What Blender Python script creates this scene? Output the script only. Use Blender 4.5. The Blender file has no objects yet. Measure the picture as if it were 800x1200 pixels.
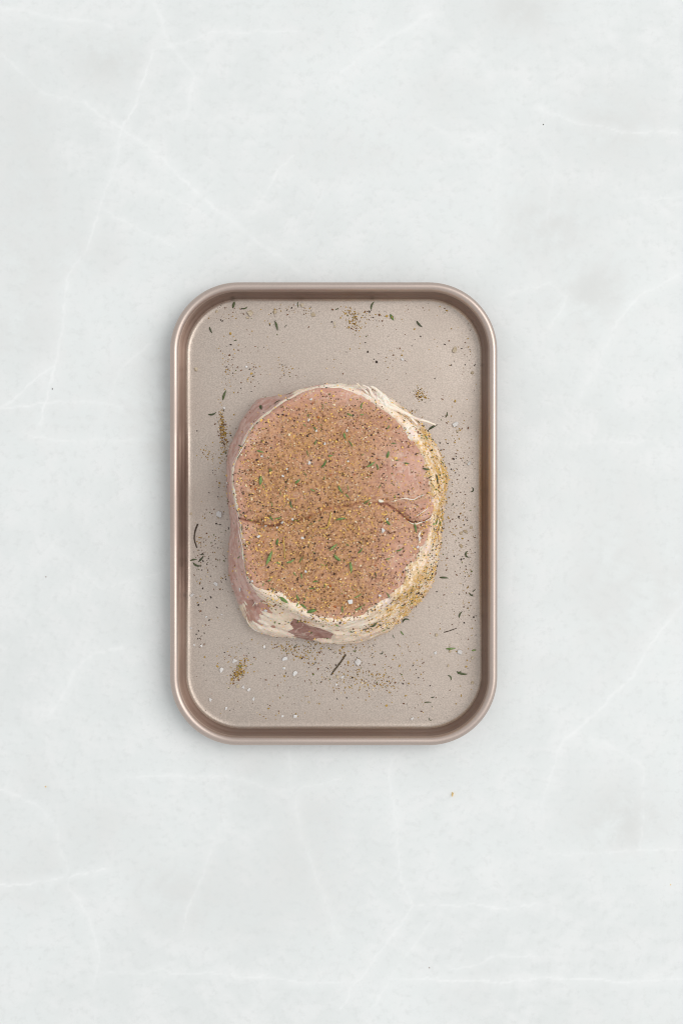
import bpy, bmesh, math, random
import numpy as np
from mathutils import Vector, Matrix
random.seed(7); RNG = np.random.default_rng(7)
sc = bpy.context.scene
COL = sc.collection

# ------------------------------------------------------------------ camera
CAM_H = 1.075                       # metres above the worktop
cd = bpy.data.cameras.new("camera"); cam = bpy.data.objects.new("camera", cd); COL.objects.link(cam)
cam.location = (0, 0, CAM_H); cam.rotation_euler = (0, 0, 0)
cd.lens = 50; cd.sensor_width = 36; cd.clip_start = 0.05; cd.clip_end = 50
sc.camera = cam
# ------------------------------------------------------------------ light
w = bpy.data.worlds.new("World"); sc.world = w; w.use_nodes = True
w.node_tree.nodes["Background"].inputs[0].default_value = (0.97, 0.99, 1.0, 1)
w.node_tree.nodes["Background"].inputs[1].default_value = 0.70
ld = bpy.data.lights.new("window_light", 'AREA'); ld.shape = 'RECTANGLE'; ld.size = 5.1; ld.size_y = 5.4
ld.energy = 295; ld.color = (1.0, 0.985, 0.965)
lo = bpy.data.objects.new("window_light", ld); COL.objects.link(lo)
lo.location = (4.1, 1.25, 6.0)
lo.rotation_euler = (Vector((0, 0, 0)) - lo.location).to_track_quat('-Z', 'Y').to_euler()
sc.cycles.filter_width = 1.0
sc.view_settings.view_transform = 'Standard'; sc.view_settings.look = 'None'
sc.view_settings.exposure = 0.0; sc.view_settings.gamma = 1.0; sc.view_settings.use_curve_mapping = False

# ------------------------------------------------------------------ helpers
KPX = 0.72 / 1200.0                 # tangent of one reference pixel
def at(px, py, z=0.0):
    s = KPX * (CAM_H - z)
    return Vector(((px - 400) * s, (600 - py) * s, z))

def vnoise(p, scale, seed=0):
    """smooth value noise in -1..1, p (n,3)"""
    g = np.random.default_rng(seed).random((32, 32, 32)) * 2 - 1
    q = np.asarray(p, float) * scale + 101.3
    i = np.floor(q).astype(int); f = q - i; f = f * f * (3 - 2 * f); r = 0
    for dx in (0, 1):
        for dy in (0, 1):
            for dz in (0, 1):
                wgt = (f[:, 0] if dx else 1 - f[:, 0]) * (f[:, 1] if dy else 1 - f[:, 1]) * (f[:, 2] if dz else 1 - f[:, 2])
                r = r + wgt * g[(i[:, 0] + dx) % 32, (i[:, 1] + dy) % 32, (i[:, 2] + dz) % 32]
    return r
def fbm(p, scale, seed=0, oct=3):
    r = 0; a = 1.0; t = 0
    for o in range(oct):
        r = r + a * vnoise(p, scale * 2 ** o, seed + o); t += a; a *= 0.5
    return r / t
def sstep(a, b, x):
    t = np.clip((x - a) / (b - a), 0, 1); return t * t * (3 - 2 * t)
def seg_dist(px, py, pts):
    d = np.full(px.shape, 1e9)
    for (x0, y0), (x1, y1) in zip(pts[:-1], pts[1:]):
        vx, vy = x1 - x0, y1 - y0
        t = np.clip(((px - x0) * vx + (py - y0) * vy) / (vx * vx + vy * vy + 1e-9), 0, 1)
        d = np.minimum(d, np.hypot(px - x0 - t * vx, py - y0 - t * vy))
    return d
def poly_sd(px, py, pts):
    """signed distance, positive inside"""
    d = seg_dist(px, py, pts + [pts[0]]); ins = np.zeros(px.shape, bool)
    for (x0, y0), (x1, y1) in zip(pts, pts[1:] + pts[:1]):
        c = ((y0 > py) != (y1 > py)) & (px < (x1 - x0) * (py - y0) / ((y1 - y0) + 1e-12) + x0)
        ins ^= c
    return np.where(ins, d, -d)

def new_mesh(name, V, F, smooth=True):
    me = bpy.data.meshes.new(name); V = np.asarray(V, np.float32)
    if isinstance(F, np.ndarray):
        n, k = F.shape
        me.vertices.add(len(V)); me.vertices.foreach_set("co", V.ravel())
        me.loops.add(n * k); me.loops.foreach_set("vertex_index", F.astype(np.int32).ravel())
        me.polygons.add(n); me.polygons.foreach_set("loop_start", np.arange(0, n * k, k, dtype=np.int32))
        me.update(calc_edges=True); me.validate()
    else:
        me.from_pydata([tuple(map(float, v)) for v in V], [], F); me.update()
    me.polygons.foreach_set("use_smooth", [smooth] * len(me.polygons))
    return me
def attr(me, name, val):
    a = me.attributes.new(name, 'FLOAT', 'POINT'); a.data.foreach_set("value", np.asarray(val, np.float32))
def obj(name, me, m=None, parent=None, loc=None):
    o = bpy.data.objects.new(name, me); COL.objects.link(o)
    if m is not None and not me.materials: me.materials.append(m)
    if parent is not None: o.parent = parent
    if loc is not None: o.location = loc
    return o
def tag(o, label=None, cat=None, group=None, kind=None):
    if label: o["label"] = label
    if cat: o["category"] = cat
    if group: o["group"] = group
    if kind: o["kind"] = kind
    return o

class Mat:
    """tiny node-graph writer"""
    def __init__(s, name):
        s.m = bpy.data.materials.new(name); s.m.use_nodes = True; s.t = s.m.node_tree
        s.b = s.t.nodes["Principled BSDF"]; s.geo = s.t.nodes.new("ShaderNodeNewGeometry")
    def link(s, a, b): s.t.links.new(a, b)
    def put(s, sock, v):
        if hasattr(v, "is_output"): s.link(v, sock)
        else: sock.default_value = (*v, 1) if isinstance(v, tuple) and len(v) == 3 and sock.type == 'RGBA' else v
    def set(s, **k):
        for n, v in k.items(): s.put(s.b.inputs[n.replace("_", " ")], v)
    def noise(s, scale, detail=3, rough=0.5, vec=None, dist=0.0):
        n = s.t.nodes.new("ShaderNodeTexNoise"); n.inputs["Scale"].default_value = scale
        n.inputs["Detail"].default_value = detail; n.inputs["Roughness"].default_value = rough
        n.inputs["Distortion"].default_value = dist
        s.link(vec or s.geo.outputs["Position"], n.inputs["Vector"]); return n.outputs["Fac"]
    def voro(s, scale, feature='DISTANCE_TO_EDGE', vec=None):
        n = s.t.nodes.new("ShaderNodeTexVoronoi"); n.feature = feature; n.inputs["Scale"].default_value = scale
        s.link(vec or s.geo.outputs["Position"], n.inputs["Vector"]); return n.outputs[0]
    def map(s, v, a, b, c=0.0, d=1.0):
        n = s.t.nodes.new("ShaderNodeMapRange"); n.interpolation_type = 'SMOOTHSTEP'
        s.link(v, n.inputs[0])
        for i, x in enumerate((a, b, c, d)): n.inputs[i + 1].default_value = x
        return n.outputs[0]
    def mix(s, f, a, b):
        n = s.t.nodes.new("ShaderNodeMix"); n.data_type = 'RGBA'
        s.put(n.inputs[0], f); s.put(n.inputs[6], a); s.put(n.inputs[7], b); return n.outputs[2]
    def math(s, op, a, b=0.0):
        n = s.t.nodes.new("ShaderNodeMath"); n.operation = op; s.put(n.inputs[0], a); s.put(n.inputs[1], b); return n.outputs[0]
    def attr(s, name):
        n = s.t.nodes.new("ShaderNodeAttribute"); n.attribute_name = name; return n.outputs["Fac"]
    def rnd(s):
        n = s.t.nodes.new("ShaderNodeObjectInfo"); return n.outputs["Random"]
    def bump(s, h, strength=0.3, dist=0.001):
        n = s.t.nodes.new("ShaderNodeBump"); n.inputs["Strength"].default_value = strength; n.inputs["Distance"].default_value = dist
        s.link(h, n.inputs["Height"]); s.link(n.outputs[0], s.b.inputs["Normal"])

# ------------------------------------------------------------------ materials
# pale stone-effect worktop with white veins
M = Mat("pale_stone"); vein = M.attr("vein"); blot = M.attr("blotch")
big = M.noise(5, 5, 0.6); mid = M.noise(38, 6, 0.65); fine = M.noise(150, 6, 0.72)
base = M.mix(M.map(big, 0.35, 0.65), (0.73, 0.748, 0.74), (0.775, 0.797, 0.79))
base = M.mix(M.map(mid, 0.40, 0.68, 0, 0.7), base, (0.81, 0.815, 0.81))
base = M.mix(M.math('MULTIPLY', blot, M.map(mid, 0.3, 0.62)), base, (0.665, 0.67, 0.655))
base = M.mix(M.map(fine, 0.48, 0.70, 0, 0.5), base, (0.67, 0.685, 0.675))
vm = M.math('MULTIPLY', vein, M.map(M.noise(90, 4, 0.6), 0.25, 0.6, 0.35, 1.0))
base = M.mix(vm, base, (0.90, 0.905, 0.90))
M.set(Base_Color=base, Roughness=0.62); M.b.inputs["Specular IOR Level"].default_value = 0.3
M.bump(M.math('ADD', mid, M.math('MULTIPLY', fine, 0.5)), 0.12, 0.0006)
MAT_TABLE = M.m

def metal(name, speck, rough, col):
    M = Mat(name)
    n1 = M.noise(1050, 2, 0.7); n2 = M.noise(620, 2, 0.5); lo_ = M.noise(22, 3, 0.5)
    c = M.mix(M.map(n1, 0.35, 0.65), tuple(x * (1 - 0.12 * speck) for x in col), tuple(min(1, x * (1 + 0.10 * speck)) for x in col))
    c = M.mix(M.map(lo_, 0.4, 0.7, 0, 0.25), c, tuple(x * 0.88 for x in col))
    M.set(Base_Color=c, Metallic=0.85, Roughness=M.map(lo_, 0.3, 0.7, rough - 0.07, rough + 0.07))
    n1 = M.math('ADD', n1, M.math('MULTIPLY', M.noise(45, 2, 0.5), 3.0 * (1 - speck)))
    M.bump(M.math('ADD', n1, n2), 0.14 * speck + 0.02, 0.00025)
    return M.m
MAT_FLOOR = metal("champagne_nonstick_floor", 1.0, 0.45, (0.515, 0.438, 0.38))
MAT_WALL = metal("champagne_nonstick_wall_shaded", 0.25, 0.38, (0.33, 0.24, 0.205))  # same metal as the floor; the wall's dark reflection is put into its colour
MAT_RIM = metal("champagne_nonstick_rim", 0.3, 0.42, (0.54, 0.445, 0.395))

# raw lean pork under a dusting of ground spice
M = Mat("raw_pork"); dust = M.attr("dust"); seam = M.attr("seam"); side = M.attr("side")
n1 = M.noise(60, 5, 0.6); n2 = M.noise(420, 4, 0.65); n3 = M.noise(1300, 2, 0.6); n4 = M.noise(150, 4, 0.6, dist=0.6)
pink = M.mix(M.map(n1, 0.35, 0.68), (0.585, 0.295, 0.225), (0.69, 0.405, 0.325))
pink = M.mix(M.map(n4, 0.60, 0.74, 0, 0.6), pink, (0.72, 0.53, 0.45))
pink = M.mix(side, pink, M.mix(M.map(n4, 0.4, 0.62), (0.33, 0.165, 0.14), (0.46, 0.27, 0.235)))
spice = M.mix(M.map(n2, 0.36, 0.64), (0.30, 0.135, 0.045), (0.56, 0.29, 0.115))
df = M.math('MULTIPLY', dust, M.map(M.math('ADD', M.math('MULTIPLY', n3, 0.6), M.math('MULTIPLY', n1, 0.4)), 0.36, 0.57, 0.46, 1.0))
ridge = M.math('ABSOLUTE', M.math('SUBTRACT', M.noise(48, 3, 0.55, dist=0.5), 0.5))
pink = M.mix(M.map(ridge, 0.0, 0.022, 0.5, 0.0), pink, (0.80, 0.64, 0.54))
c = M.mix(df, pink, spice)
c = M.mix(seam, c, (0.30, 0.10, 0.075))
M.set(Base_Color=c, Roughness=M.map(df, 0, 1, 0.30, 0.6), Subsurface_Weight=0.12, Subsurface_Scale=0.004)
M.b.inputs["Subsurface Radius"].default_value = (1.0, 0.4, 0.25)
M.bump(M.math('ADD', M.math('MULTIPLY', n2, 1.0), M.math('MULTIPLY', n3, 0.6)), 0.55, 0.0007)
MAT_PORK = M.m

M = Mat("pork_fat"); sp = M.attr("dust")
n1 = M.noise(130, 5, 0.65, dist=0.9); n2 = M.noise(500, 4, 0.6); n3 = M.noise(1100, 2, 0.6)
c = M.mix(M.map(n1, 0.35, 0.66), (0.93, 0.74, 0.58), (0.95, 0.85, 0.74))
c = M.mix(M.map(M.noise(60, 4, 0.6, dist=0.6), 0.5, 0.66, 0, 0.75), c, (0.74, 0.56, 0.50))
c = M.mix(M.math('MULTIPLY', sp, M.map(M.math('ADD', M.math('MULTIPLY', n2, 0.5), M.math('MULTIPLY', n1, 0.5)), 0.41, 0.54)), c, (0.66, 0.39, 0.11))
M.set(Base_Color=c, Roughness=0.32, Subsurface_Weight=0.2, Subsurface_Scale=0.004)
M.bump(M.math('ADD', n1, M.math('MULTIPLY', n2, 0.6)), 0.6, 0.0012)
MAT_FAT = M.m

M = Mat("silver_skin")
n1 = M.noise(120, 5, 0.65, dist=0.7); n2 = M.noise(500, 3, 0.6)
c = M.mix(M.map(n1, 0.36, 0.62), (0.53, 0.285, 0.23), (0.69, 0.47, 0.41))
M.set(Base_Color=c, Roughness=0.3, Subsurface_Weight=0.1, Subsurface_Scale=0.003)
M.bump(M.math('ADD', n1, M.math('MULTIPLY', n2, 0.5)), 0.5, 0.001)
MAT_SKIN = M.m

def simple(name, cols, rough=0.6, trans=0.0, scale=900):
    M = Mat(name); r = M.rnd(); n = M.noise(scale, 2, 0.6)
    c = M.mix(r, cols[0], cols[1]); c = M.mix(M.map(n, 0.4, 0.65, 0, 0.6), c, cols[2])
    M.set(Base_Color=c, Roughness=rough, Transmission_Weight=trans)
    return M.m
MAT_LEAF = simple("fresh_thyme_green", ((0.09, 0.18, 0.03), (0.25, 0.35, 0.10), (0.05, 0.10, 0.02)), 0.4, 0.0, 700)
MAT_LEAFD = simple("dark_thyme_green", ((0.045, 0.06, 0.018), (0.09, 0.12, 0.035), (0.03, 0.035, 0.015)), 0.5)
MAT_STEM = simple("thyme_stem_brown", ((0.06, 0.035, 0.02), (0.12, 0.08, 0.04), (0.05, 0.04, 0.02)), 0.6)
MAT_ZEST = simple("yellow_strand", ((0.55, 0.36, 0.07), (0.60, 0.42, 0.10), (0.50, 0.30, 0.06)), 0.5)
MAT_SALT = simple("salt_crystal", ((0.88, 0.86, 0.84), (0.82, 0.78, 0.75), (0.92, 0.91, 0.90)), 0.22, 0.28)
MAT_GARLIC = simple("amber_flake", ((0.60, 0.48, 0.32), (0.72, 0.62, 0.48), (0.52, 0.40, 0.24)), 0.3, 0.2)
MAT_SPICE = [simple("pepper_black", ((0.03, 0.018, 0.013),) * 2 + ((0.07, 0.04, 0.025),), 0.6),
             simple("spice_brown", ((0.17, 0.07, 0.03),) * 2 + ((0.28, 0.13, 0.05),), 0.6),
             simple("spice_gold", ((0.90, 0.60, 0.17),) * 2 + ((0.74, 0.43, 0.09),), 0.55),
             simple("spice_pale", ((0.86, 0.70, 0.46),) * 2 + ((0.88, 0.78, 0.60),), 0.5),
             simple("spice_red", ((0.42, 0.10, 0.02),) * 2 + ((0.50, 0.16, 0.03),), 0.55),
             simple("spice_olive_gold", ((0.50, 0.31, 0.06),) * 2 + ((0.36, 0.21, 0.04),), 0.6),
             simple("herb_fleck", ((0.12, 0.15, 0.03),) * 2 + ((0.20, 0.20, 0.06),), 0.6)]

# ------------------------------------------------------------------ worktop
def build_table():
    def axis(lo, hi, step, ext):
        a = np.arange(lo, hi + step, step); o = np.arange(0.04, ext + 0.001, 0.04)
        return np.concatenate([(lo - o)[::-1], a, a[-1] + o])
    xs = axis(-0.262, 0.262, 0.0013, 0.8); ys = axis(-0.392, 0.392, 0.0013, 0.8)
    nx, ny = len(xs), len(ys)
    X, Y = np.meshgrid(xs, ys); P = np.stack([X.ravel(), Y.ravel(), np.zeros(nx * ny)], 1)
    idx = np.arange(nx * ny).reshape(ny, nx)
    F = np.stack([idx[:-1, :-1], idx[:-1, 1:], idx[1:, 1:], idx[1:, :-1]], -1).reshape(-1, 4)
    s = KPX * CAM_H; px = 400 + P[:, 0] / s; py = 600 - P[:, 1] / s      # reference units, only to lay out the printed veins
    px = px + 6 * fbm(P, 45, 3) + 2.6 * fbm(P, 260, 9, 2); py = py + 6 * fbm(P, 45, 23) + 2.6 * fbm(P, 260, 29, 2)
    V = [  # (strength, half width, polyline)
     (.6, 2.2, [(180,62),(160,120),(143,150),(137,190),(118,240),(105,290),(80,325),(72,380),(60,440),(47,500)]),
     (.6, 2.8, [(100,120),(145,150),(190,185),(240,235),(290,275),(350,318)]),
     (.45, 2, [(120,245),(165,270),(205,290)]), (.35, 2, [(140,210),(200,225),(250,260)]), (.45, 2.5, [(0,480),(50,440),(65,425)]),
     (.5, 2, [(0,478),(70,472),(140,475)]), (.55, 1.8, [(30,510),(90,517),(155,515)]), (.4, 2, [(120,490),(145,430),(175,400)]),
     (.4, 2, [(290,260),(320,210),(345,180)]), (.4, 4, [(0,8),(60,18),(130,30)]), (.4, 2, [(175,60),(250,40),(350,35)]),
     (.5, 5, [(400,85),(450,50),(505,20)]), (.6, 1.8, [(630,128),(680,145),(740,158),(790,155)]), (.45, 2.5, [(495,145),(530,160),(570,165)]),
     (.65, 2.2, [(820,312),(800,320),(750,345),(725,375),(700,430),(680,465)]), (.5, 2, [(645,385),(660,345),(640,330),(590,350)]),
     (.35, 2, [(640,260),(650,200),(630,170)]), (.4, 2, [(740,232),(820,228)]), (.3, 2, [(590,515),(700,517),(760,515)]),
     (.55, 3.5, [(60,835),(85,790),(110,765),(145,760)]), (.85, 1.8, [(-20,1039),(60,1032),(120,1022)]),
     (.55, 2.2, [(0,925),(40,940),(65,965),(78,1010),(80,1040),(105,1075),(115,1110),(113,1150)]),
     (.5, 2, [(140,915),(200,908),(260,912),(330,925),(400,915)]), (.55, 2, [(335,880),(345,940),(355,985),(380,1060),(400,1100)]),
     (.4, 2, [(265,960),(235,1030),(215,1090)]), (.5, 2, [(120,1140),(200,1140),(300,1145),(400,1152)]),
     (.6, 3, [(820,670),(800,700),(740,790),(700,830),(660,870),(645,905),(630,950)]), (.45, 2, [(690,865),(730,880),(755,900),(750,1000)]),
     (.5, 2, [(640,1000),(700,1000),(820,995)]), (.5, 2, [(455,890),(465,970),(470,1030),(485,1060),(560,1063),(625,1063)]),
     (.55, 2, [(485,1060),(450,1110),(420,1150),(400,1180)]), (.5, 3, [(505,1080),(470,1130),(440,1180)]),
     (.75, 1.9, [(455,1148),(560,1150),(640,1146),(740,1150),(820,1150)]), (.5, 2, [(530,1140),(580,1120),(625,1118)]),
     (.4, 4, [(180,0),(190,40),(230,90),(215,140)]), (.35, 2, [(590,560),(600,640),(598,700)]), (.35, 3, [(0,60),(50,110),(100,120)]),
     (.35, 2, [(60,640),(120,690),(200,670)]), (.3, 3, [(560,60),(585,130),(580,280)])]
    veins = np.zeros(len(P))
    mod = 0.55 + 0.45 * np.clip(fbm(P, 18, 41) * 1.6, -1, 1)
    for st, hw, pts in V:
        d = seg_dist(px, py, pts)
        veins = np.maximum(veins, st * (0.85 * np.exp(-(d / (hw * 0.55)) ** 2) * mod + 0.30 * np.exp(-(d / (hw * 4)) ** 2)))
    blot = sstep(0.05, 0.55, fbm(P, 9, 77)) * 0.55
    for cx, cy, r in ((640, 265, 60), (125, 70, 45), (690, 340, 60), (610, 10, 50), (720, 150, 60), (730, 960, 60), (520, 400, 40)):
        blot = np.maximum(blot, 0.8 * np.exp(-(((px - cx) / r) ** 2 + ((py - cy) / (r * .8)) ** 2)))
    # beyond the frame the print carries on as random veins
    far = np.maximum(sstep(.25, .30, np.abs(P[:, 0])), sstep(.38, .43, np.abs(P[:, 1])))
    r = np.abs(fbm(P, 7, 60, 4)); veins = np.maximum(veins, far * 0.4 * (1 - sstep(0, .05, r)))
    me = new_mesh("worktop", P, F); attr(me, "vein", veins); attr(me, "blotch", blot)
    o = obj("worktop", me, MAT_TABLE); tag(o, kind="structure")
build_table()

# ------------------------------------------------------------------ baking tray
TR_C = Vector((-0.0058, -0.0013, 0)); AX, AY, RC = 0.1214, 0.1720, 0.051
FLOOR_Z = 0.0012
def rr(inset, z, nc=26, ns=10):
    z = FLOOR_Z + (z - FLOOR_Z) * 0.82 if z > FLOOR_Z else z
    ax, ay, r = AX - inset, AY - inset, RC - inset * 0.95; out = []
    C = [(ax - r, ay - r, 0), (-(ax - r), ay - r, 90), (-(ax - r), -(ay - r), 180), (ax - r, -(ay - r), 270)]
    for k, (cx, cy, a0) in enumerate(C):
        for i in range(nc + 1):
            a = math.radians(a0 + 90 * i / nc); out.append((cx + r * math.cos(a), cy + r * math.sin(a), z))
        nx_, ny_, _ = C[(k + 1) % 4]; a = math.radians(a0 + 90)
        ex, ey = cx + r * math.cos(a), cy + r * math.sin(a); fx, fy = nx_ + r * math.cos(a), ny_ + r * math.sin(a)
        for i in range(1, ns): out.append((ex + (fx - ex) * i / ns, ey + (fy - ey) * i / ns, z))
    return out
def loft(profile, cap=False):
    rings = [rr(d, z) for d, z in profile]; n = len(rings[0]); V = [v for r in rings for v in r]; F = []
    for k in range(len(rings) - 1):
        for i in range(n): F.append((k * n + i, k * n + (i + 1) % n, (k + 1) * n + (i + 1) % n, (k + 1) * n + i))
    if cap: F.append(tuple(range((len(rings) - 1) * n, len(rings) * n)))
    return V, F
tray = bpy.data.objects.new("baking_tray", None); COL.objects.link(tray); tray.location = TR_C
tag(tray, "shallow champagne metal baking tray with rounded corners on the pale stone worktop", "baking tray")
rim_p = [(.0048,.0196),(.0036,.0184),(.0020,.0184),(.0007,.0196),(.0001,.0215),(.0002,.0232),(.0009,.0248),(.0020,.0258),(.0033,.0262),(.0046,.0258),(.0057,.0249),(.0064,.0237),(.0068,.0224),(.0069,.0212)]
obj("rim", new_mesh("rim", *loft(rim_p)), MAT_RIM, tray)
wall_p = [(.0069,.0212),(.0073,.0188),(.0077,.0162),(.0082,.0145),(.0087,.0132),(.0090,.0112),(.0094,.0082),(.0098,.0060),(.0102,.0044)]
wall_o = [(.0097,.0036),(.0086,.0090),(.0074,.0145),(.0060,.0205)]
obj("side_wall", new_mesh("side_wall", *loft(wall_p)), MAT_WALL, tray)
obj("outer_wall", new_mesh("outer_wall", *loft([(.0120,.0003)] + wall_o)), MAT_WALL, tray)
floor_p = [(.0102,.0044),(.0106,.0031),(.0113,.0020),(.0123,.00145),(.0137,.00125),(.0155,.0012),(.020,.0012),(.032,.0012),(.044,.0012)]
V, F = loft(floor_p, True)
obj("pan_floor", new_mesh("pan_floor", V, F), MAT_FLOOR, tray)

# ------------------------------------------------------------------ pork roast
Z = lambda pts: [(240 + x / 2.5, 420 + y / 2.5) for x, y in pts]
TOP = Z([(375,82),(440,90),(500,117),(560,157),(608,202),(640,250),(662,300),(674,350),(680,400),(678,440),(668,470),(662,520),(655,560),(640,610),(612,655),(570,690),(520,725),(460,762),(400,778),(330,770),(270,745),(215,712),(165,690),(140,672),(125,640),(115,590),(108,530),(103,480),(95,440),(86,390),(80,350),(82,320),(95,290),(110,255),(130,215),(160,180),(200,150),(250,117),(300,92),(340,83)])
SIL = Z([(375,80),(440,86),(500,98),(545,125),(600,168),(650,222),(682,280),(703,330),(709,360),(698,400),(692,460),(685,500),(682,560),(674,610),(662,645),(640,690),(590,742),(540,790),(480,820),(400,832),(320,828),(260,815),(200,808),(165,800),(135,780),(112,740),(95,700),(80,650),(72,600),(75,540),(84,490),(75,440),(71,390),(68,340),(70,290),(84,240),(108,190),(132,150),(158,122),(210,112),(250,105),(300,90)])
CX, CY = 392.0, 600.0; H = 0.058
NT = 760
th = np.linspace(0, 2 * np.pi, NT, endpoint=False)
def radial(poly):
    a = np.array([math.atan2(CY - y, x - CX) for x, y in poly]); r = np.array([math.hypot(x - CX, y - CY) for x, y in poly])
    o = np.argsort(a); a = a[o]; r = r[o]
    a = np.concatenate([a - 2 * np.pi, a, a + 2 * np.pi]); r = np.tile(r, 3)
    v = np.interp(np.where(th > np.pi, th - 2 * np.pi, th), a, r)
    k = np.exp(-(np.arange(-14, 15) / 5.0) ** 2); k /= k.sum()
    return np.convolve(np.concatenate([v[-14:], v, v[:14]]), k, 'valid')
RT, RS = radial(TOP), radial(SIL)
cth = np.stack([np.cos(th) * 3, np.sin(th) * 3, np.zeros(NT)], 1)
RT = RT + 0.9 * fbm(cth, 5, 11, 3); RS = RS + 1.6 * fbm(cth, 6, 15, 3)
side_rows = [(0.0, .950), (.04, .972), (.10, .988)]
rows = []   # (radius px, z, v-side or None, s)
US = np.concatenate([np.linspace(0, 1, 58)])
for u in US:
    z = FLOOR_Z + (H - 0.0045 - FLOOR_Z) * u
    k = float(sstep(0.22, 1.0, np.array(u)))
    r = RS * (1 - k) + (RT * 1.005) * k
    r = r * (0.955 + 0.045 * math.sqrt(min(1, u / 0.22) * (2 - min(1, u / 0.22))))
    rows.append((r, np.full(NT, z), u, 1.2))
SS = np.concatenate([np.linspace(1, .9, 26), np.linspace(.9, 0.01, 135)[1:]])
for s in SS: rows.append((RT * s, None, 1.0, s))
NR = len(rows); NSIDE = len(US)
def top_height(px, py, s):
    P = np.stack([px * .001, py * .001, np.zeros_like(px)], 1)
    z = H + 0.0008 * fbm(P, 14, 31, 3) + 0.00035 * fbm(P, 90, 37, 3) + 0.00022 * fbm(P, 220, 39, 2) + 0.0012 * (1 - s ** 2)
    e = np.clip((s - .955) / .045, 0, 1); z = z - 0.0045 * (1 - np.sqrt(np.clip(1 - e * e, 0, 1)))
    return z
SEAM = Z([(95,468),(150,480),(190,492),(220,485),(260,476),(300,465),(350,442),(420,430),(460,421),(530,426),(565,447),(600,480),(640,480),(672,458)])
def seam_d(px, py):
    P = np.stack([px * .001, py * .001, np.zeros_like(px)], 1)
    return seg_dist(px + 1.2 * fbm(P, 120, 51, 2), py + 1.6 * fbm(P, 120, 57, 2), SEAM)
V = []; PXY = []; SV = []; UV = []
for k, (r, z, u, s) in enumerate(rows):
    px = CX + r * np.cos(th); py = CY - r * np.sin(th)
    if z is None:
        z = top_height(px, py, np.full(NT, s)); d = seam_d(px, py)
        strong = 0.50 + 0.32 * sstep(440, 462, px) * (1 - 0.6 * sstep(478, 500, px)) + 0.75 * (1 - sstep(318, 336, px))
        z = z - 0.0021 * strong * np.exp(-(d / 1.3) ** 2) - 0.0012 * np.exp(-(d / 9) ** 2)
    sc_ = KPX * (CAM_H - z)
    V.append(np.stack([(px - 400) * sc_, (600 - py) * sc_, z], 1)); PXY.append(np.stack([px, py], 1)); SV.append(np.full(NT, s)); UV.append(np.full(NT, u))
V = np.concatenate(V); PXY = np.concatenate(PXY); SV = np.concatenate(SV); UV = np.concatenate(UV)
TH = np.tile(th, NR); DEG = np.degrees(np.where(TH > np.pi, TH - 2 * np.pi, TH))
# lumpy sides
smask = np.where(SV > 1, np.sin(np.clip(UV, 0, 1) * np.pi), 0.0)
rad = np.stack([np.cos(TH), np.sin(TH), np.zeros_like(TH)], 1)
V = V + rad * (smask * (0.0012 * fbm(V, 60, 71, 3) + 0.0006 * fbm(V * np.array([1, 1, 3.0]), 140, 75, 2)))[:, None]
idx = np.arange(NR * NT).reshape(NR, NT); nx_ = np.roll(idx, -1, 1)
FB = np.stack([idx[:-1], nx_[:-1], nx_[1:], idx[1:]], -1).reshape(-1, 4)
me = new_mesh("lean_meat", V, FB)
NRM = np.zeros(len(V) * 3, np.float32); me.vertices.foreach_get("normal", NRM); NRM = NRM.reshape(-1, 3).astype(float)
PX, PY = PXY[:, 0], PXY[:, 1]
P0 = np.stack([PX * .001, PY * .001, V[:, 2]], 1)
d_edge = (1 - SV) * np.tile(RT, NR)                         # px in from the edge of the cut face
dust = 0.35 + 0.65 * sstep(0, 20, d_edge + 10 * fbm(P0, 40, 81))
dust *= 0.82 + 0.18 * sstep(-.45, .35, fbm(P0, 16, 85)); dust = np.clip(dust + 0.25 * np.exp(-(((PX - 375) / 55) ** 2 + ((PY - 520) / 42) ** 2)), 0, 1)
pinkzone = np.exp(-(((PX - 478) / 36) ** 2 + ((PY - 548) / 44) ** 2)) + 0.8 * np.exp(-(((PX - 400) / 50) ** 2 + ((PY - 462) / 16) ** 2)) + .8 * np.exp(-(((PX - 470) / 26) ** 2 + ((PY - 655) / 40) ** 2)) + .25 * np.exp(-(((PX - 310) / 22) ** 2 + ((PY - 505) / 30) ** 2))
dust = np.clip(dust * (1 - 0.80 * np.clip(pinkzone, 0, 1)), 0, 1); dust[SV > 1] = 0.08
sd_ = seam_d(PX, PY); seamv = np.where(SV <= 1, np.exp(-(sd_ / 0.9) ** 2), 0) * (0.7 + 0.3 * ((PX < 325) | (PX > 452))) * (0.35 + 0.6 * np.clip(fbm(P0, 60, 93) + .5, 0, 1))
PATCH = [[(345,725.6),(355.5,729),(361.5,732.8),(375,736.5),(391,742),(388,748.5),(372,748),(362,751),(349,750),(347,746),(337,739.5),(345,736.5),(339,730)],
         [(290,683),(295,692),(300,702),(303,712),(300,713),(295,706),(289,694)]]       # bare muscle showing through the fat
patch = np.maximum.reduce([sstep(-4, 1, poly_sd(PX, PY, p)) for p in PATCH])
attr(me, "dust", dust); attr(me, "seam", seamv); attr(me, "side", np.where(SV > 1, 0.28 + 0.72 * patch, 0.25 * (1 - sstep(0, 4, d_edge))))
roast = bpy.data.objects.new("pork_roast", None); COL.objects.link(roast); roast.location = (at(CX, CY, FLOOR_Z))
tag(roast, "thick raw pork roast with fat edge, rubbed with spices, in the baking tray", "pork roast")
RL = Vector(roast.location)
def robj(name, me, m): 
    o = obj(name, me, m, roast); o.location = -RL; return o
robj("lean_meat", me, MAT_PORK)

def shell(name, off, m, attrs=(), thr=-0.0008):
    keep = (off[FB] > thr).any(1); f = FB[keep]; u, inv = np.unique(f, return_inverse=True)
    me = new_mesh(name, V[u] + NRM[u] * off[u][:, None], inv.reshape(f.shape))
    for n, a in attrs: attr(me, n, a[u])
    return robj(name, me, m)
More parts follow.
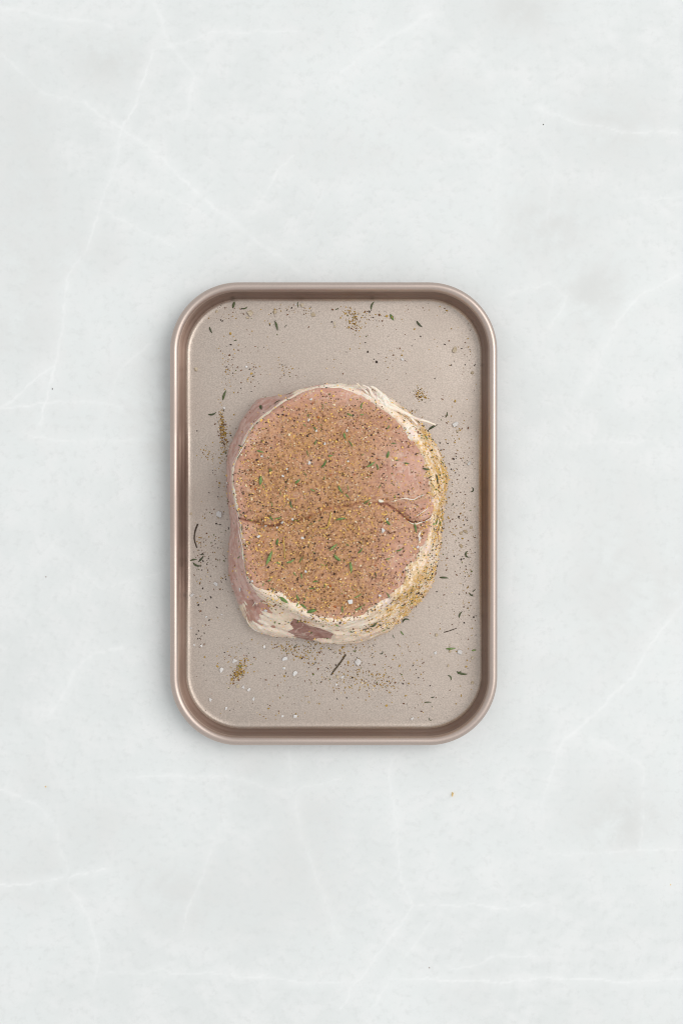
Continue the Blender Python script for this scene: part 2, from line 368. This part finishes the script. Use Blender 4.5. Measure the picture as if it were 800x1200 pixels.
# --- fat: width of the rim on the cut face, by angle
A_ = [-180,-165,-155,-147,-138,-125,-110,-95,-85,-70,-58,-48,-38,-30,-22,-15,-8,0,8,18,30,42,55,66,78,90,100,115,135,150,165,180]
W_ = [1.6, 1.4, .6, -.5, 2, 11, 8, 5, 5, 6, 7, 10, 16, 16, 8, 4, 2.5, 4, 6, 8, 9, 9, 8, 7, 4, 1.5, .6, .4, .6, 1.6, 2.2, 1.6]
S_ = [-.7,-.8,-.8,-.7,-.1,.5,.5,.5,.6,.7,.8,.9,.9,.8,.5,.1,.0,.3,.6,.8,.8,.8,.8,.8,.6,.3,-.2,-.5,-.6,-.7,-.6,-.7]
wf = np.interp(DEG, A_, W_); sf = np.interp(DEG, A_, S_)
n_a = fbm(P0, 70, 101, 3); n_b = fbm(np.stack([TH * 1.2, V[:, 2] * 95, TH * 0], 1), 2.4, 105, 3)
n_c = fbm(P0, 190, 107, 2)
top_f = (wf * (1 + 0.6 * n_a + 0.30 * n_c) - d_edge) * 0.00022
top_f = np.clip(top_f, -.0011, .0007)
side_f = np.clip((sf + 1.35 * n_b + .6 * n_a + .2 * n_c) * 0.0028, -.0014, .0016)
blend = sstep(.72, 1.0, UV)
side_f = side_f * (1 - blend) + np.minimum(.0007, top_f + .0 * side_f) * blend
fat = np.where(SV > 1, side_f, top_f)
for poly in PATCH:
    sdp = poly_sd(PX + 1.0 * n_c, PY + 0.8 * n_c, poly); fat = np.minimum(fat, np.where(SV > 1, np.clip(-sdp * .0006, -.0014, .0016), fat))
fat = fat + np.where(fat > 0, .0004 * fbm(P0, 210, 111, 2) + .0005 * fbm(np.stack([TH * 1.2, V[:, 2] * 140, d_edge * .12], 1), 3, 113, 2), 0)
herb = sstep(-78, -55, DEG) * (1 - sstep(45, 62, DEG)); herb = np.clip(0.25 + herb * 0.75, 0, 1)
fdust = herb * np.where(SV > 1, 1.0, 0.85) * sstep(-.6, .15, fbm(P0, 35, 115))
shell("fat_cap", fat, MAT_FAT, (("dust", fdust),))
# --- silver skin on the left side
sk = (1 - sstep(0.0, 0.25, np.interp(DEG, A_, S_) + .1)) * 1.0
skin = np.where(SV > 1, np.clip((sk * 1.5 - .75 + .35 * (sstep(-172, -160, DEG) * (1 - sstep(-128, -115, DEG))) + 1.0 * fbm(P0, 45, 121, 3)) * .002, -.0014, .0010), -.0014)
shell("silver_skin", skin, MAT_SKIN)
# --- loose flap of the upper muscle on the right
FLAP = Z([(560,432),(580,455),(602,478),(640,479),(668,458),(676,425),(655,412),(610,418)])
sdp = poly_sd(PX + 1.5 * n_a, PY, FLAP)
flap = np.where(SV <= 1, np.clip(sdp * .0006 - .0002, -.0010, .0022), -.001)
fo = shell("meat_flap", flap, MAT_PORK, (("dust", dust * .6), ("seam", np.clip(0 * dust, 0, 1)), ("side", 0 * dust)))
# thin pale edge of the flap
def tube(pts, rads, n=6, jitter=0.0):
    pts = [Vector(p) for p in pts]; Vv = []; F = []
    for i, p in enumerate(pts):
        t = (pts[min(i + 1, len(pts) - 1)] - pts[max(i - 1, 0)]).normalized()
        a = t.cross(Vector((0, 0, 1)))
        if a.length < 1e-4: a = t.cross(Vector((1, 0, 0)))
        a.normalize(); b = t.cross(a)
        for j in range(n):
            an = 2 * math.pi * j / n; r = rads[i] * (1 + jitter * random.uniform(-1, 1))
            Vv.append(p + a * (math.cos(an) * r) + b * (math.sin(an) * r))
    for i in range(len(pts) - 1):
        for j in range(n): F.append((i * n + j, i * n + (j + 1) % n, (i + 1) * n + (j + 1) % n, (i + 1) * n + j))
    F.append(tuple(reversed(range(n)))); F.append(tuple((len(pts) - 1) * n + j for j in range(n)))
    return Vv, F
def spline(pts, n=10):
    pts = [Vector(p) for p in pts]; out = []
    for i in range(len(pts) - 1):
        p0, p1, p2, p3 = pts[max(i - 1, 0)], pts[i], pts[i + 1], pts[min(i + 2, len(pts) - 1)]
        for k in range(n):
            t = k / n; out.append(0.5 * (2 * p1 + (p2 - p0) * t + (2 * p0 - 5 * p1 + 4 * p2 - p3) * t * t + (3 * p1 - p0 - 3 * p2 + p3) * t ** 3))
    return out + [pts[-1]]
# surface lookup on the roast
VP = np.stack([400 + V[:, 0] / (KPX * (CAM_H - V[:, 2])), 600 - V[:, 1] / (KPX * (CAM_H - V[:, 2]))], 1)
OFFMAX = np.maximum.reduce([np.zeros(len(V)), fat, skin, flap])
def on_roast(px, py):
    d2 = (VP[:, 0] - px) ** 2 + (VP[:, 1] - py) ** 2
    c = np.where(d2 < max(d2.min() * 1.5, 1.2))[0]; i = c[np.argmax(V[c, 2])]
    return V[i] + NRM[i] * OFFMAX[i], NRM[i], i
def is_on_roast(px, py):
    a = math.atan2(CY - py, px - CX) % (2 * math.pi); return math.hypot(px - CX, py - CY) < np.interp(a, th, np.maximum(RS, RT)) - 0.5
def strand(pix, r0, r1, m=MAT_FAT, name="fat_strand"):
    P = [at(x, y, z) for x, y, z in pix]; S = spline(P); n = len(S)
    o = robj(name, new_mesh(name, *tube(S, [r0 + (r1 - r0) * i / n for i in range(n)], 7, .18)), m)
    return o
hz = .0545
strand([(452,483,hz),(440,470,hz+.001),(430,460,hz+.002),(424,455,hz+.001),(418,449,hz)], .0016, .0004)
strand([(446,476,hz),(436,463,hz+.003),(432,455,hz+.003),(424,451,hz+.004)], .0018, .0003)
strand([(440,470,hz+.001),(430,464,hz+.003),(420,461,hz+.002),(416,456,hz)], .0013, .0004)
strand([(455,486,hz),(452,474,hz+.002),(447,463,hz+.002),(440,456,hz+.002),(434,453,hz+.002)], .0023, .0008)
strand([(440,458,hz+.001),(451,466,hz+.002),(456,473,hz+.001),(466,481,hz)], .0016, .0014)
strand([(436,459,hz-.002),(443,462,hz),(450,467,hz+.001),(456,475,hz)], .0032, .0022)
strand([(430,457,hz-.003),(438,464,hz),(447,472,hz+.001),(455,480,hz)], .0022, .0026)
strand([(452,476,hz+.002),(470,482,hz+.001),(486,490,.048),(500,494,.042),(510,498,.036)], .0017, .0006)
strand([(446,468,hz),(462,476,hz+.001),(478,487,.051),(488,497,.048)], .0013, .0008)

def surf_strand(pix, r, name="fat_strand", sink=0.2, bumpy=.25):
    P = [Vector(on_roast(x, y)[0]) + Vector(on_roast(x, y)[1]) * r * sink for x, y in pix]; S = spline(P, 6); n = len(S)
    return robj(name, new_mesh(name, *tube(S, [r * (.25 + .75 * math.sin(math.pi * (i + .5) / n) ** .6) for i in range(n)], 6, bumpy)), MAT_FAT)
surf_strand(Z([(596,476),(606,482),(622,483),(640,480),(655,470),(667,456)]), .0006, sink=-.1)
surf_strand(Z([(604,472),(622,460),(640,448),(658,436)]), .0005, sink=-.65)
surf_strand(Z([(540,424),(560,415),(585,412),(610,416),(628,404),(650,396),(668,392)]), .0005, sink=-.65)
surf_strand(Z([(508,417),(516,420),(524,419)]), .0012)
surf_strand(Z([(632,505),(628,520),(634,530)]), .0009)
surf_strand(Z([(150,715),(120,760),(140,790),(170,800)]), .0007, sink=-.3)
surf_strand(Z([(97,478),(104,520),(110,560),(114,590)]), .0004, sink=.1)
surf_strand(Z([(80,330),(90,300),(104,272),(118,248)]), .0004, sink=0)

# ------------------------------------------------------------------ granules
def hull_mesh(name, pts):
    bm = bmesh.new()
    for p in pts: bm.verts.new(p)
    r = bmesh.ops.convex_hull(bm, input=bm.verts)
    bmesh.ops.delete(bm, geom=[v for v in bm.verts if not v.link_faces], context='VERTS')
    bmesh.ops.recalc_face_normals(bm, faces=bm.faces)
    vs = np.array([v.co[:] for v in bm.verts]); bm.verts.index_update()
    fs = [[v.index for v in f.verts] for f in bm.faces]; bm.free(); return vs, fs
GR = []
for k in range(14):
    pts = RNG.normal(size=(9, 3)); pts /= np.linalg.norm(pts, axis=1)[:, None]; pts *= RNG.uniform(.7, 1.1, (9, 1))
    v, f = hull_mesh("g", pts); GR.append((v, np.array(f)))
def granules(name, items, mats, label, cat):
    """items: (pos, normal, size, material index)"""
    Vv = []; Ff = []; Mi = []; n0 = 0
    for p, nrm, sz, mi in items:
        v, f = GR[RNG.integers(len(GR))]
        q = Matrix.Rotation(RNG.uniform(0, 6.28), 3, Vector(RNG.normal(size=3)).normalized())
        a = RNG.uniform(.55, 1.45, 3)
        w_ = (v * a * sz * .5) @ np.array(q).T + np.asarray(p) + np.asarray(nrm) * sz * .22
        Vv.append(w_); Ff.append(f + n0); Mi += [mi] * len(f); n0 += len(v)
    me = new_mesh(name, np.concatenate(Vv), np.concatenate(Ff), False)
    for m in mats: me.materials.append(m)
    me.polygons.foreach_set("material_index", np.array(Mi, np.int32))
    o = obj(name, me); return tag(o, label, cat, kind="stuff")
# on the roast
wt = np.where(SV <= 1, SV, 0) * (0.16 + 0.84 * dust) + np.where((SV > 1) & (UV > .12), herb * (0.5 + .9 * (herb > .6)) * .46, 0)
wt *= np.clip(0.85 + 0.7 * fbm(P0, 90, 131, 3), .25, 2)
def pick(n, w): return RNG.choice(len(V), n, p=w / w.sum())
it_p = []; it_s = []
wp = wt * np.clip(.5 + 1.3 * fbm(P0, 28, 141, 2), .12, 2)
for i in pick(1500, wp): it_p.append((V[i] + NRM[i] * OFFMAX[i], NRM[i], float(np.clip(RNG.lognormal(-7.0, .34), .0005, .0021)), 0))
for i in pick(620, wt): it_s.append((V[i] + NRM[i] * OFFMAX[i], NRM[i], RNG.uniform(.0012, .0021), int(RNG.choice([0, 1, 2, 3], p=[.15, .6, .22, .03]))))
for i in pick(9000, wt): it_s.append((V[i] + NRM[i] * OFFMAX[i], NRM[i], float(np.clip(RNG.lognormal(-7.08, .32), .0005, .0018)), int(RNG.choice([0, 1, 2, 3, 5], p=[.36, .38, .19, .02, .05] if SV[i] <= .93 else [.22, .50, .10, .02, .16]))))
for cx, cy, sx, sy, n in [(514,608,3,6,70),(516,560,4,14,60),(505,520,4,8,35),(490,703,12,8,110),(455,728,14,5,80),(502,672,4,9,60),(360,728,22,2,60),(318,708,8,5,40),(430,737,14,3,40)]:
    for _ in range(n):
        x, y = cx + RNG.normal() * sx, cy + RNG.normal() * sy
        if is_on_roast(x, y):
            p, nn, i = on_roast(x, y); it_s.append((p, nn, RNG.uniform(.0007, .0017), int(RNG.choice([0, 1, 2, 4, 5], p=[.15, .33, .08, .2, .24]))))
granules("cracked_pepper", it_p, MAT_SPICE[:1], "cracked black pepper specks rubbed over the pork roast", "pepper")
granules("ground_spice", it_s, MAT_SPICE[1:], "brown and golden ground spice grains rubbed over the pork roast", "spice")
# on the tray floor
it_t = []; it_b = []
def tray_ok(x, y): return 227 < x < 558 and 356 < y < 844 and not is_on_roast(x, y) and not (math.hypot(max(0, 265 - x), max(0, 395 - y)) > 40 or math.hypot(max(0, x - 520), max(0, 395 - y)) > 40 or math.hypot(max(0, 265 - x), max(0, y - 805)) > 40 or math.hypot(max(0, x - 520), max(0, y - 805)) > 40)
UPN = np.array((0, 0, 1.0))
def drop(x, y, sz, mi):
    if tray_ok(x, y): mi = {2: 5, 5: 6}.get(mi, mi); (it_b if mi == 0 else it_t).append((np.array(at(x, y, FLOOR_Z)), UPN, sz, 0 if mi == 0 else mi - 1))
for cx, cy, sx, sy, ang, n, pal in [
    (261,503,2.0,13,6,230,'g'), (265,535,5,22,0,70,'g'), (245,536,7,6,0,25,'g'), (279,788,3,8,-28,190,'g'), (272,772,10,10,0,30,'g'),
    (414,376,5,9,25,110,'g'), (432,371,16,4,0,45,'m'), (493,462,4,5,25,65,'g'), (350,766,14,4,-25,90,'g'), (430,797,20,9,-12,150,'g'),
    (405,790,25,12,0,90,'m'), (370,755,30,5,0,80,'g'), (480,483,4,1.5,10,25,'g'), (268,430,6,14,0,50,'m'), (297,440,6,8,0,25,'m'), (334,436,10,6,0,30,'m'),
    (345,362,20,6,0,40,'m'), (275,368,12,8,0,25,'m'), (235,640,5,18,0,40,'m'), (250,665,14,18,0,70,'d'), (235,740,6,20,0,20,'d'),
    (535,520,10,25,0,60,'m'), (535,600,12,40,0,120,'m'), (548,680,6,30,0,50,'m'), (520,640,8,20,0,30,'m'), (515,590,5,30,0,60,'g'),
    (365,800,40,18,0,60,'m'), (470,780,25,14,0,45,'m'), (540,740,10,30,0,40,'m'), (490,815,20,14,0,30,'m'), (320,835,20,6,0,15,'m'),
    (540,415,10,20,0,25,'m'), (460,415,30,18,0,35,'m'), (500,362,18,4,0,8,'m'), (300,400,20,15,0,20,'m'), (255,600,9,40,0,60,'d'), (390,760,45,8,0,120,'m')]:
    a = math.radians(ang)
    for _ in range(int(n * 1.5)):
        u, v = RNG.normal() * sx, RNG.normal() * sy
        mi = int(RNG.choice([0, 1, 2, 3, 5], p={'g': [.03, .24, .63, .04, .06], 'm': [.15, .33, .42, .04, .06], 'd': [.34, .36, .20, .04, .06]}[pal]))
        drop(cx + u * math.cos(a) + v * math.sin(a), cy - u * math.sin(a) + v * math.cos(a), float(np.clip(RNG.lognormal(-7.0, .36), .0005, .002)), mi)
for _ in range(560): drop(RNG.uniform(226, 560), RNG.uniform(355, 846), float(np.clip(RNG.lognormal(-7.3, .4), .0004, .0016)), int(RNG.choice([0, 1, 2, 3, 4], p=[.2, .35, .38, .05, .02])))
for x, y in ((521,403),(441,424),(528,428),(556,428),(271,653),(267,655),(224,740),(222,756),(307,656),(262,481),(364,360),(342,361),(316,381),(484,780),(453,798),(242,797),(241,832),(524,519),(489,500),(532,652),(540,655),(548,688),(553,697),(545,560),(261,376),(259,375),(254,712),(247,700),(231,505),(512,693),(535,742)):
    drop(x, y, RNG.uniform(.0012, .0022), 0)
for x, y in ((515,359),(523,364),(268,373),(245,373),(264,361),(270,391),(316,379),(337,369),(533,470),(491,755),(468,780),(493,790),(540,815),(421,808),(240,770),(540,618),(556,630),(530,608)):
    drop(x, y, RNG.uniform(.0013, .0022), int(RNG.choice([1, 2, 2])))
granules("pepper_crumbs", it_b, MAT_SPICE[:1], "black pepper specks scattered on the baking tray around the roast", "pepper")
granules("spice_crumbs", it_t, MAT_SPICE[1:], "golden brown spice grains spilled on the baking tray around the roast", "spice")

# ------------------------------------------------------------------ thyme leaves, stems, salt
def leaf_mesh(name, bend, width, twist=0.0):
    """unit-length rolled leaf lying along x"""
    n = 9; m = 7; Vv = []; F = []; x = y = 0; a = -bend / 2; pts = []
    for i in range(n):
        pts.append((x, y, a)); x += math.cos(a) / (n - 1); y += math.sin(a) / (n - 1); a += bend / (n - 1)
    mx = sum(p[0] for p in pts) / n; my = sum(p[1] for p in pts) / n
    for i, (px, py, a) in enumerate(pts):
        t = i / (n - 1); wv = width * (math.sin(math.pi * (0.05 + 0.93 * t ** .85)) ** 0.9) * .5
        for j in range(m):
            an = 2 * math.pi * j / m; u = math.cos(an) * wv; h = math.sin(an) * wv * .45 + wv * .25 * (math.cos(an) ** 2)
            Vv.append((px - mx - math.sin(a) * u, py - my + math.cos(a) * u, h + .10 * math.sin(t * 3.1) + twist * u * (t - .5)))
    for i in range(n - 1):
        for j in range(m): F.append((i * m + j, i * m + (j + 1) % m, (i + 1) * m + (j + 1) % m, (i + 1) * m + j))
    F.append(tuple(reversed(range(m)))); F.append(tuple((n - 1) * m + j for j in range(m)))
    return Vv, F
LEAF = {}
def leaf_me(kind, dark):
    var = random.choice((-1, 1.3, .6)); key = (kind, dark, var)
    if key not in LEAF:
        v = {'s': (.35, .21), 'c': (1.1, .19), 'h': (2.5, .16), 'w': (.3, .33), 'n': (.5, .12)}[kind]
        me = new_mesh("thyme_leaf", *leaf_mesh("l", v[0] * var, v[1], twist=.8 * var)); me.materials.append(MAT_LEAFD if dark else MAT_LEAF); LEAF[key] = me
    return LEAF[key]
THINGS = []    # (object, x, y, family)
def frame(nrm, ang):
    n = Vector(nrm).normalized(); t = Vector((math.cos(ang), math.sin(ang), 0)); t = (t - n * t.dot(n)).normalized(); b = n.cross(t)
    return Matrix((t, b, n)).transposed().to_4x4()
def put(name, me, px, py, sz, ang, fam, lift=.0002):
    if is_on_roast(px, py): p, n, _ = on_roast(px, py); fam = fam + "_roast"
    else: p, n = at(px, py, FLOOR_Z), (0, 0, 1); fam = fam + "_tray"
    o = obj(name, me); o.matrix_world = Matrix.Translation(Vector(p) + Vector(n) * lift) @ frame(n, math.radians(ang)) @ Matrix.Scale(sz, 4)
    THINGS.append((o, px, py, fam)); return o
def leaf(px, py, L=7, ang=None, kind='s', dark=False):
    ang = random.uniform(0, 180) if ang is None else ang
    return put("thyme_leaf", leaf_me(kind, dark), px, py, L * .00063, ang, "leaf")
q1 = lambda x, y: (250 + x / 5.333, 430 + y / 5.333)
q2 = lambda x, y: (390 + x / 5.333, 430 + y / 5.333)
q3 = lambda x, y: (250 + x / 5.333, 590 + y / 5.333)
q4 = lambda x, y: (390 + x / 5.333, 590 + y / 5.333)
L1 = [(400,228,10,-15,'c',1),(302,258,11,-60,'w',1),(462,200,5,-50,'s',1),(480,172,8,5,'n',1),(632,385,7,-60,'c',0),(640,465,7,65,'s',0),(292,528,9,-15,'s',0),(585,540,8,-70,'n',0),(730,550,6,10,'w',0),(355,640,6,80,'s',0),(297,705,11,85,'w',0),(312,752,6,-60,'n',0),(525,720,8,40,'w',0),(620,775,7,-25,'s',0),(418,790,7,85,'n',0),(485,860,9,-80,'s',1),(692,600,12,65,'c',0),(590,300,5,60,'s',0),(685,245,6,90,'n',0),(570,360,5,-50,'s',0),(157,562,8,55,'n',1),(690,695,5,80,'s',0),(790,760,7,-60,'s',0),(362,860,5,80,'s',0),(360,250,5,60,'n',1),(575,672,6,-60,'n',0),(175,498,7,-30,'s',1)]
L2 = [(182,240,8,75,'c',0),(112,300,8,-20,'s',0),(180,295,5,10,'w',0),(72,430,8,-75,'w',0),(115,480,10,-60,'n',0),(345,380,6,60,'s',0),(385,480,6,0,'s',0),(345,550,9,75,'w',0),(235,608,12,35,'s',0),(277,620,8,-70,'s',0),(405,580,7,15,'n',0),(462,605,7,-10,'s',0),(585,635,9,-12,'s',1),(570,448,8,-25,'w',0),(520,350,8,-70,'s',1),(187,553,4,20,'s',0),(293,740,7,60,'n',0),(45,760,10,-60,'s',0),(95,765,8,-80,'n',0),(92,810,7,-50,'s',0),(208,845,12,40,'n',0),(228,852,6,80,'s',0),(387,815,5,85,'s',0),(645,700,11,-80,'s',1),(692,690,10,-50,'n',1),(675,610,6,70,'s',1),(625,375,13,28,'s',1),(592,410,7,-40,'w',1),(615,455,8,-60,'w',1),(620,470,6,60,'s',0),(515,318,6,-40,'s',1),(555,805,5,70,'n',0),(660,785,6,80,'n',1),(680,720,5,20,'w',0),(550,445,5,30,'s',0),(630,745,6,-60,'n',1)]
L3 = [(235,105,7,-10,'n',0),(362,98,8,-55,'s',0),(405,95,8,15,'s',0),(175,155,7,85,'s',1),(398,235,8,80,'w',0),(350,335,18,68,'s',0),(485,365,11,25,'s',0),(405,370,5,-20,'w',0),(165,338,7,20,'s',0),(545,350,10,55,'n',0),(745,275,12,40,'s',0),(775,340,9,-40,'w',0),(790,92,9,15,'s',0),(548,450,8,-80,'s',0),(635,490,8,10,'s',0),(622,532,10,8,'n',0),(695,515,6,85,'s',0),(440,605,12,-38,'w',0),(522,590,9,-70,'s',0),(565,638,10,-40,'s',0),(530,628,7,60,'s',0),(615,668,12,12,'w',0),(355,480,6,35,'s',0),(680,380,5,-20,'s',0),(505,442,6,-50,'s',0),(605,125,5,10,'s',0),(662,100,4,40,'s',0),(485,14,8,-65,'s',0),(378,540,8,-40,'n',0),(632,305,5,-30,'n',0),(310,510,5,60,'s',0),(585,570,5,70,'n',0)]
L4 = [(50,92,12,8,'s',0),(10,265,7,40,'s',0),(32,340,11,-38,'s',0),(172,297,9,50,'s',0),(115,397,14,-85,'s',0),(155,580,11,30,'n',0),(58,665,9,-80,'c',0),(165,658,10,35,'c',0),(420,290,9,25,'c',0),(347,345,5,10,'w',0),(515,150,11,-80,'s',0),(345,115,8,-50,'w',0),(30,760,8,-30,'s',0),(120,530,6,-70,'n',0),(265,450,6,-70,'s',1),(345,580,9,-60,'n',0),(118,790,8,-40,'s',1),(250,750,10,35,'w',1),(208,772,9,15,'s',1),(310,808,9,30,'s',1),(312,785,6,0,'s',0),(435,628,7,-15,'s',1),(490,598,4,0,'w',1),(560,588,5,20,'s',1),(640,400,6,80,'s',1),(640,105,7,60,'w',0),(655,125,6,-50,'w',0),(630,130,6,10,'w',0),(650,150,5,80,'s',1),(670,95,6,70,'s',0),(340,770,6,-10,'s',1),(290,750,6,-50,'s',1),(90,262,5,-30,'s',0),(575,497,6,60,'n',1),(600,455,7,60,'s',1)]
for fn, LL in ((q1, L1), (q2, L2), (q3, L3), (q4, L4)):
    for x, y, L, a, k, d in LL: leaf(*fn(x, y), L, a, k, bool(d))
# leaves fallen on the tray: px, py, length, angle, kind, dark
for x, y, L, a, k, d in [(263,463,13,70,'s',1),(249,485,11,20,'c',1),(247,387,9,-65,'s',1),(274,357,9,75,'w',1),(287,361,8,25,'c',1),(276,399,4,0,'s',1),(324,382,12,-75,'s',1),(349,357,8,-85,'n',1),(335,382,5,45,'n',1),(395,362,5,30,'s',1),(436,358,11,65,'c',1),(459,372,9,-60,'w',0),(491,380,11,-45,'c',1),(523,486,8,80,'h',1),(504,559,6,30,'c',1),(530,591,5,60,'h',1),(553,574,9,90,'h',1),(547,650,12,-60,'h',1),(520,677,11,-5,'s',1),(552,697,8,-30,'c',1),(539,720,9,60,'c',1),(475,727,12,10,'h',1),(471,742,7,-50,'s',0),(461,746,6,-60,'n',1),(447,765,7,60,'h',1),(528,760,12,5,'s',0),(555,762,6,10,'w',0),(541,789,14,-10,'c',1),(527,794,9,-70,'h',1),(538,788,7,40,'n',1),(501,823,9,0,'n',1),(507,817,5,15,'s',1),(504,843,6,-20,'h',1),(227,656,9,10,'s',1),(236,655,10,50,'s',1),(231,662,12,-15,'c',1),(237,650,5,0,'s',1),(259,358,4,20,'n',1),(555,692,5,40,'s',1),(551,598,3,0,'w',0),(346,757,7,40,'n',1),(322,376,4,20,'n',1)]:
    leaf(x, y, L, a, k, bool(d))
# stems on the tray
def stick(name, pix, r, m, label=None, cat="stem", group=None, z=FLOOR_Z, n=6):
    P = []
    for x, y in pix:
        if is_on_roast(x, y): p, nn, _ = on_roast(x, y); P.append(Vector(p) + Vector(nn) * r * 1.3)
        else: P.append(at(x, y, z) + Vector((0, 0, r * .9)))
    S = spline(P, 6); c = S[0].copy(); S = [p - c for p in S]
    o = obj(name, new_mesh(name, *tube(S, [r * (1 - .35 * i / len(S)) for i in range(len(S))], n, .12)), m, loc=c)
    return tag(o, label, cat, group)
stick("herb_twig", [(405,767),(399,776),(392,785),(388,791)], .0007, MAT_STEM, "dark brown thyme stem lying on the tray just below the roast")
stick("herb_twig", [(232,614),(229,622),(228,632),(231,642)], .0006, MAT_STEM, "dark bent thyme stem beside the tray's left wall")
stick("herb_twig", [(520,741),(527,739),(535,736)], .00035, MAT_STEM, "thin dark thyme stem on the tray at the right below the roast")
stick("yellow_strand", [(388,599),(388,606),(386,613),(382,618),(375,620)], .00055, MAT_ZEST, "curved yellow strand on the roast just under the seam", "herb strand")
stick("yellow_strand", [(332,630),(332.5,642),(333,655)], .0004, MAT_ZEST, "straight thin yellow strand on the lower left of the roast", "herb strand")
# salt flakes
SALT = []
for k in range(7):
    n = 11; a = RNG.uniform(0, 6.28, n); pts = np.stack([np.cos(a) * RNG.uniform(.7, 1, n) * .5, np.sin(a) * RNG.uniform(.5, .95, n) * .5, RNG.uniform(0, .42, n)], 1)
    v, f = hull_mesh("s", pts); me_ = new_mesh("salt_flake", v, f, False); me_.materials.append(MAT_SALT); SALT.append(me_)
    me2 = me_.copy(); me2.materials.clear(); me2.materials.append(MAT_GARLIC); SALT.append(me2)
def salt(px, py, sz, amber=False):
    k = random.randrange(7); put("garlic_flake" if amber else "salt_flake", SALT[2 * k + (1 if amber else 0)], px, py, sz * .00063, random.uniform(0, 360), "amber" if amber else "salt", -.00005)
for x, y, s in [(364,468,4.5),(371,504,3.5),(380,520,4),(363,542,6),(331,558,4),(336,550,3),(306,535,3.5),(411,705,7.5),(330,612,5),(304,628,5),(355,631,4.5),(357,670,4.5),(296,682,4),(283,691,6),(450,622,7),(311,616,4),(343,609,3.5),(406,505,4),(408,540,3),(446,588,5),(454,608,4),(312,715,5),(445,698,4),(490,640,4),(492,632,4),(324,618,3),(361,492,4),(267,553,5),(268,567,5),(274,684,3),(270,672,4.5),(420,582,3)]: salt(x, y, s)
for x, y, s in [(257,603,10),(253,684,7),(225,697,6),(242,723,3.5),(224,736,4),(236,757,5),(228,756,4),(275,774,8),(260,785,7.5),(285,805,6),(292,808,6),(285,782,4),(297,819,5),(247,820,6),(265,830,5),(331,839,4),(346,839,6),(346,789,8),(334,772,8),(333,783,5),(310,758,5),(419,776,10),(401,793,5),(538,764,8),(510,765,5),(483,842,5),(289,430,4),(533,497,9),(549,543,6),(471,421,5),(263,478,4),(260,720,3),(347,357,3),(394,802,4)]: salt(x, y, s)
for x, y, s in [(293,367,9),(290,372,4),(367,369,7),(322,366,6),(354,358,6),(392,379,5),(532,410,8.5),(553,437,5),(230,433,6),(279,804,6),(254,365,4),(392,383,4),(527,763,5),(511,744,5),(525,780,4),(553,771,5),(553,800,5),(540,625,5),(545,623,6),(540,640,6),(536,505,5),(552,618,5),(224,602,4),(395,793,5),(362,823,4)]: salt(x, y, s, True)
# tiny crumbs on the worktop
def crumb(px, py, sz, m, label, fl=1.0):
    v, f = hull_mesh("c", RNG.uniform(-.5, .5, (9, 3)) * np.array([1, fl, .6]))
    v[:, 2] -= v[:, 2].min(); o = obj("crumb", new_mesh("crumb", v * sz, f, False), m, loc=at(px, py, 0)); o.rotation_euler.z = 1.45; tag(o, label, "crumb")
crumb(530, 931, .004, MAT_SPICE[2], "tiny orange crumb on the worktop below the tray", .35)
crumb(62, 456, .0010, MAT_SPICE[0], "dark speck on the worktop left of the tray's upper half")
crumb(54, 676, .0010, MAT_SPICE[1], "brown speck on the worktop left of the tray's lower half")
crumb(636, 146, .0010, MAT_SPICE[0], "dark speck on the worktop at the upper right")
crumb(503, 1134, .0010, MAT_SPICE[1], "brown speck on the worktop at the bottom, lower of two right of centre")
crumb(785, 1037, .0010, MAT_SPICE[2], "golden speck near the right edge of the worktop")
crumb(54, 922, .0013, MAT_SPICE[2], "golden speck on the worktop below and left of the tray")

# ------------------------------------------------------------------ labels: region first, then rank inside it
ORD = "first second third fourth fifth sixth seventh eighth ninth tenth eleventh twelfth".split()
def region(x, y, fam):
    if fam.endswith("_roast"):
        a = math.atan2(CY - y, x - CX); rt = np.interp(a % (2 * math.pi), th, RT); d = rt - math.hypot(x - CX, y - CY)
        if d < 9:
            A = math.degrees(a)
            for lim, nm in ((-150, "left"), (-115, "lower left"), (-65, "bottom"), (-25, "lower right"), (25, "right"), (65, "upper right"), (115, "top"), (150, "upper left"), (181, "left")):
                if A < lim: return f"on the roast's {nm} edge"
        sy = np.interp(x, [p[0] for p in SEAM], [p[1] for p in SEAM])
        if y < sy:
            row = "just above the roast's seam" if sy - y < 36 else ("midway above the roast's seam" if sy - y < 78 else "near the roast's top")
        else:
            row = "just below the roast's seam" if y - sy < 36 else ("midway below the roast's seam" if y - sy < 72 else "near the roast's bottom")
        return row + (", left third" if x < 350 else ", middle third" if x < 432 else ", right third")
    if y < 445: return "on the tray's top strip" + (", left part" if x < 310 else ", middle part" if x < 450 else ", right part")
    if y > 752: return "on the tray's bottom strip" + (", left part" if x < 310 else ", middle part" if x < 450 else ", right part")
    side_ = "left" if x < 392 else "right"
    return f"on the tray {side_} of the roast" + (", upper half" if y < 600 else ", lower half")
WORD = {"leaf": ("thyme leaf", "thyme leaves"), "salt": ("white salt flake", "white salt flakes"), "amber": ("pale amber flake", "pale amber flakes")}
CAT = {"leaf": "herb leaf", "salt": "salt flake", "amber": "spice flake"}
buckets = {}
for o, x, y, fam in THINGS: buckets.setdefault((fam, region(x, y, fam)), []).append((x, o))
for (fam, reg), L in buckets.items():
    L.sort(key=lambda t: t[0]); one, many = WORD[fam.split("_")[0]]
    place = "pork roast" if fam.endswith("_roast") else "baking tray"
    for i, (x, o) in enumerate(L):
        if len(L) == 1: lab = f"only {one} {reg}"
        elif i == 0: lab = f"leftmost {one} {reg}"
        elif i == len(L) - 1: lab = f"rightmost {one} {reg}"
        else: lab = f"{ORD[i]} {one} from the left {reg}"
        tag(o, lab, CAT[fam.split("_")[0]], f"{many} on the {place}")
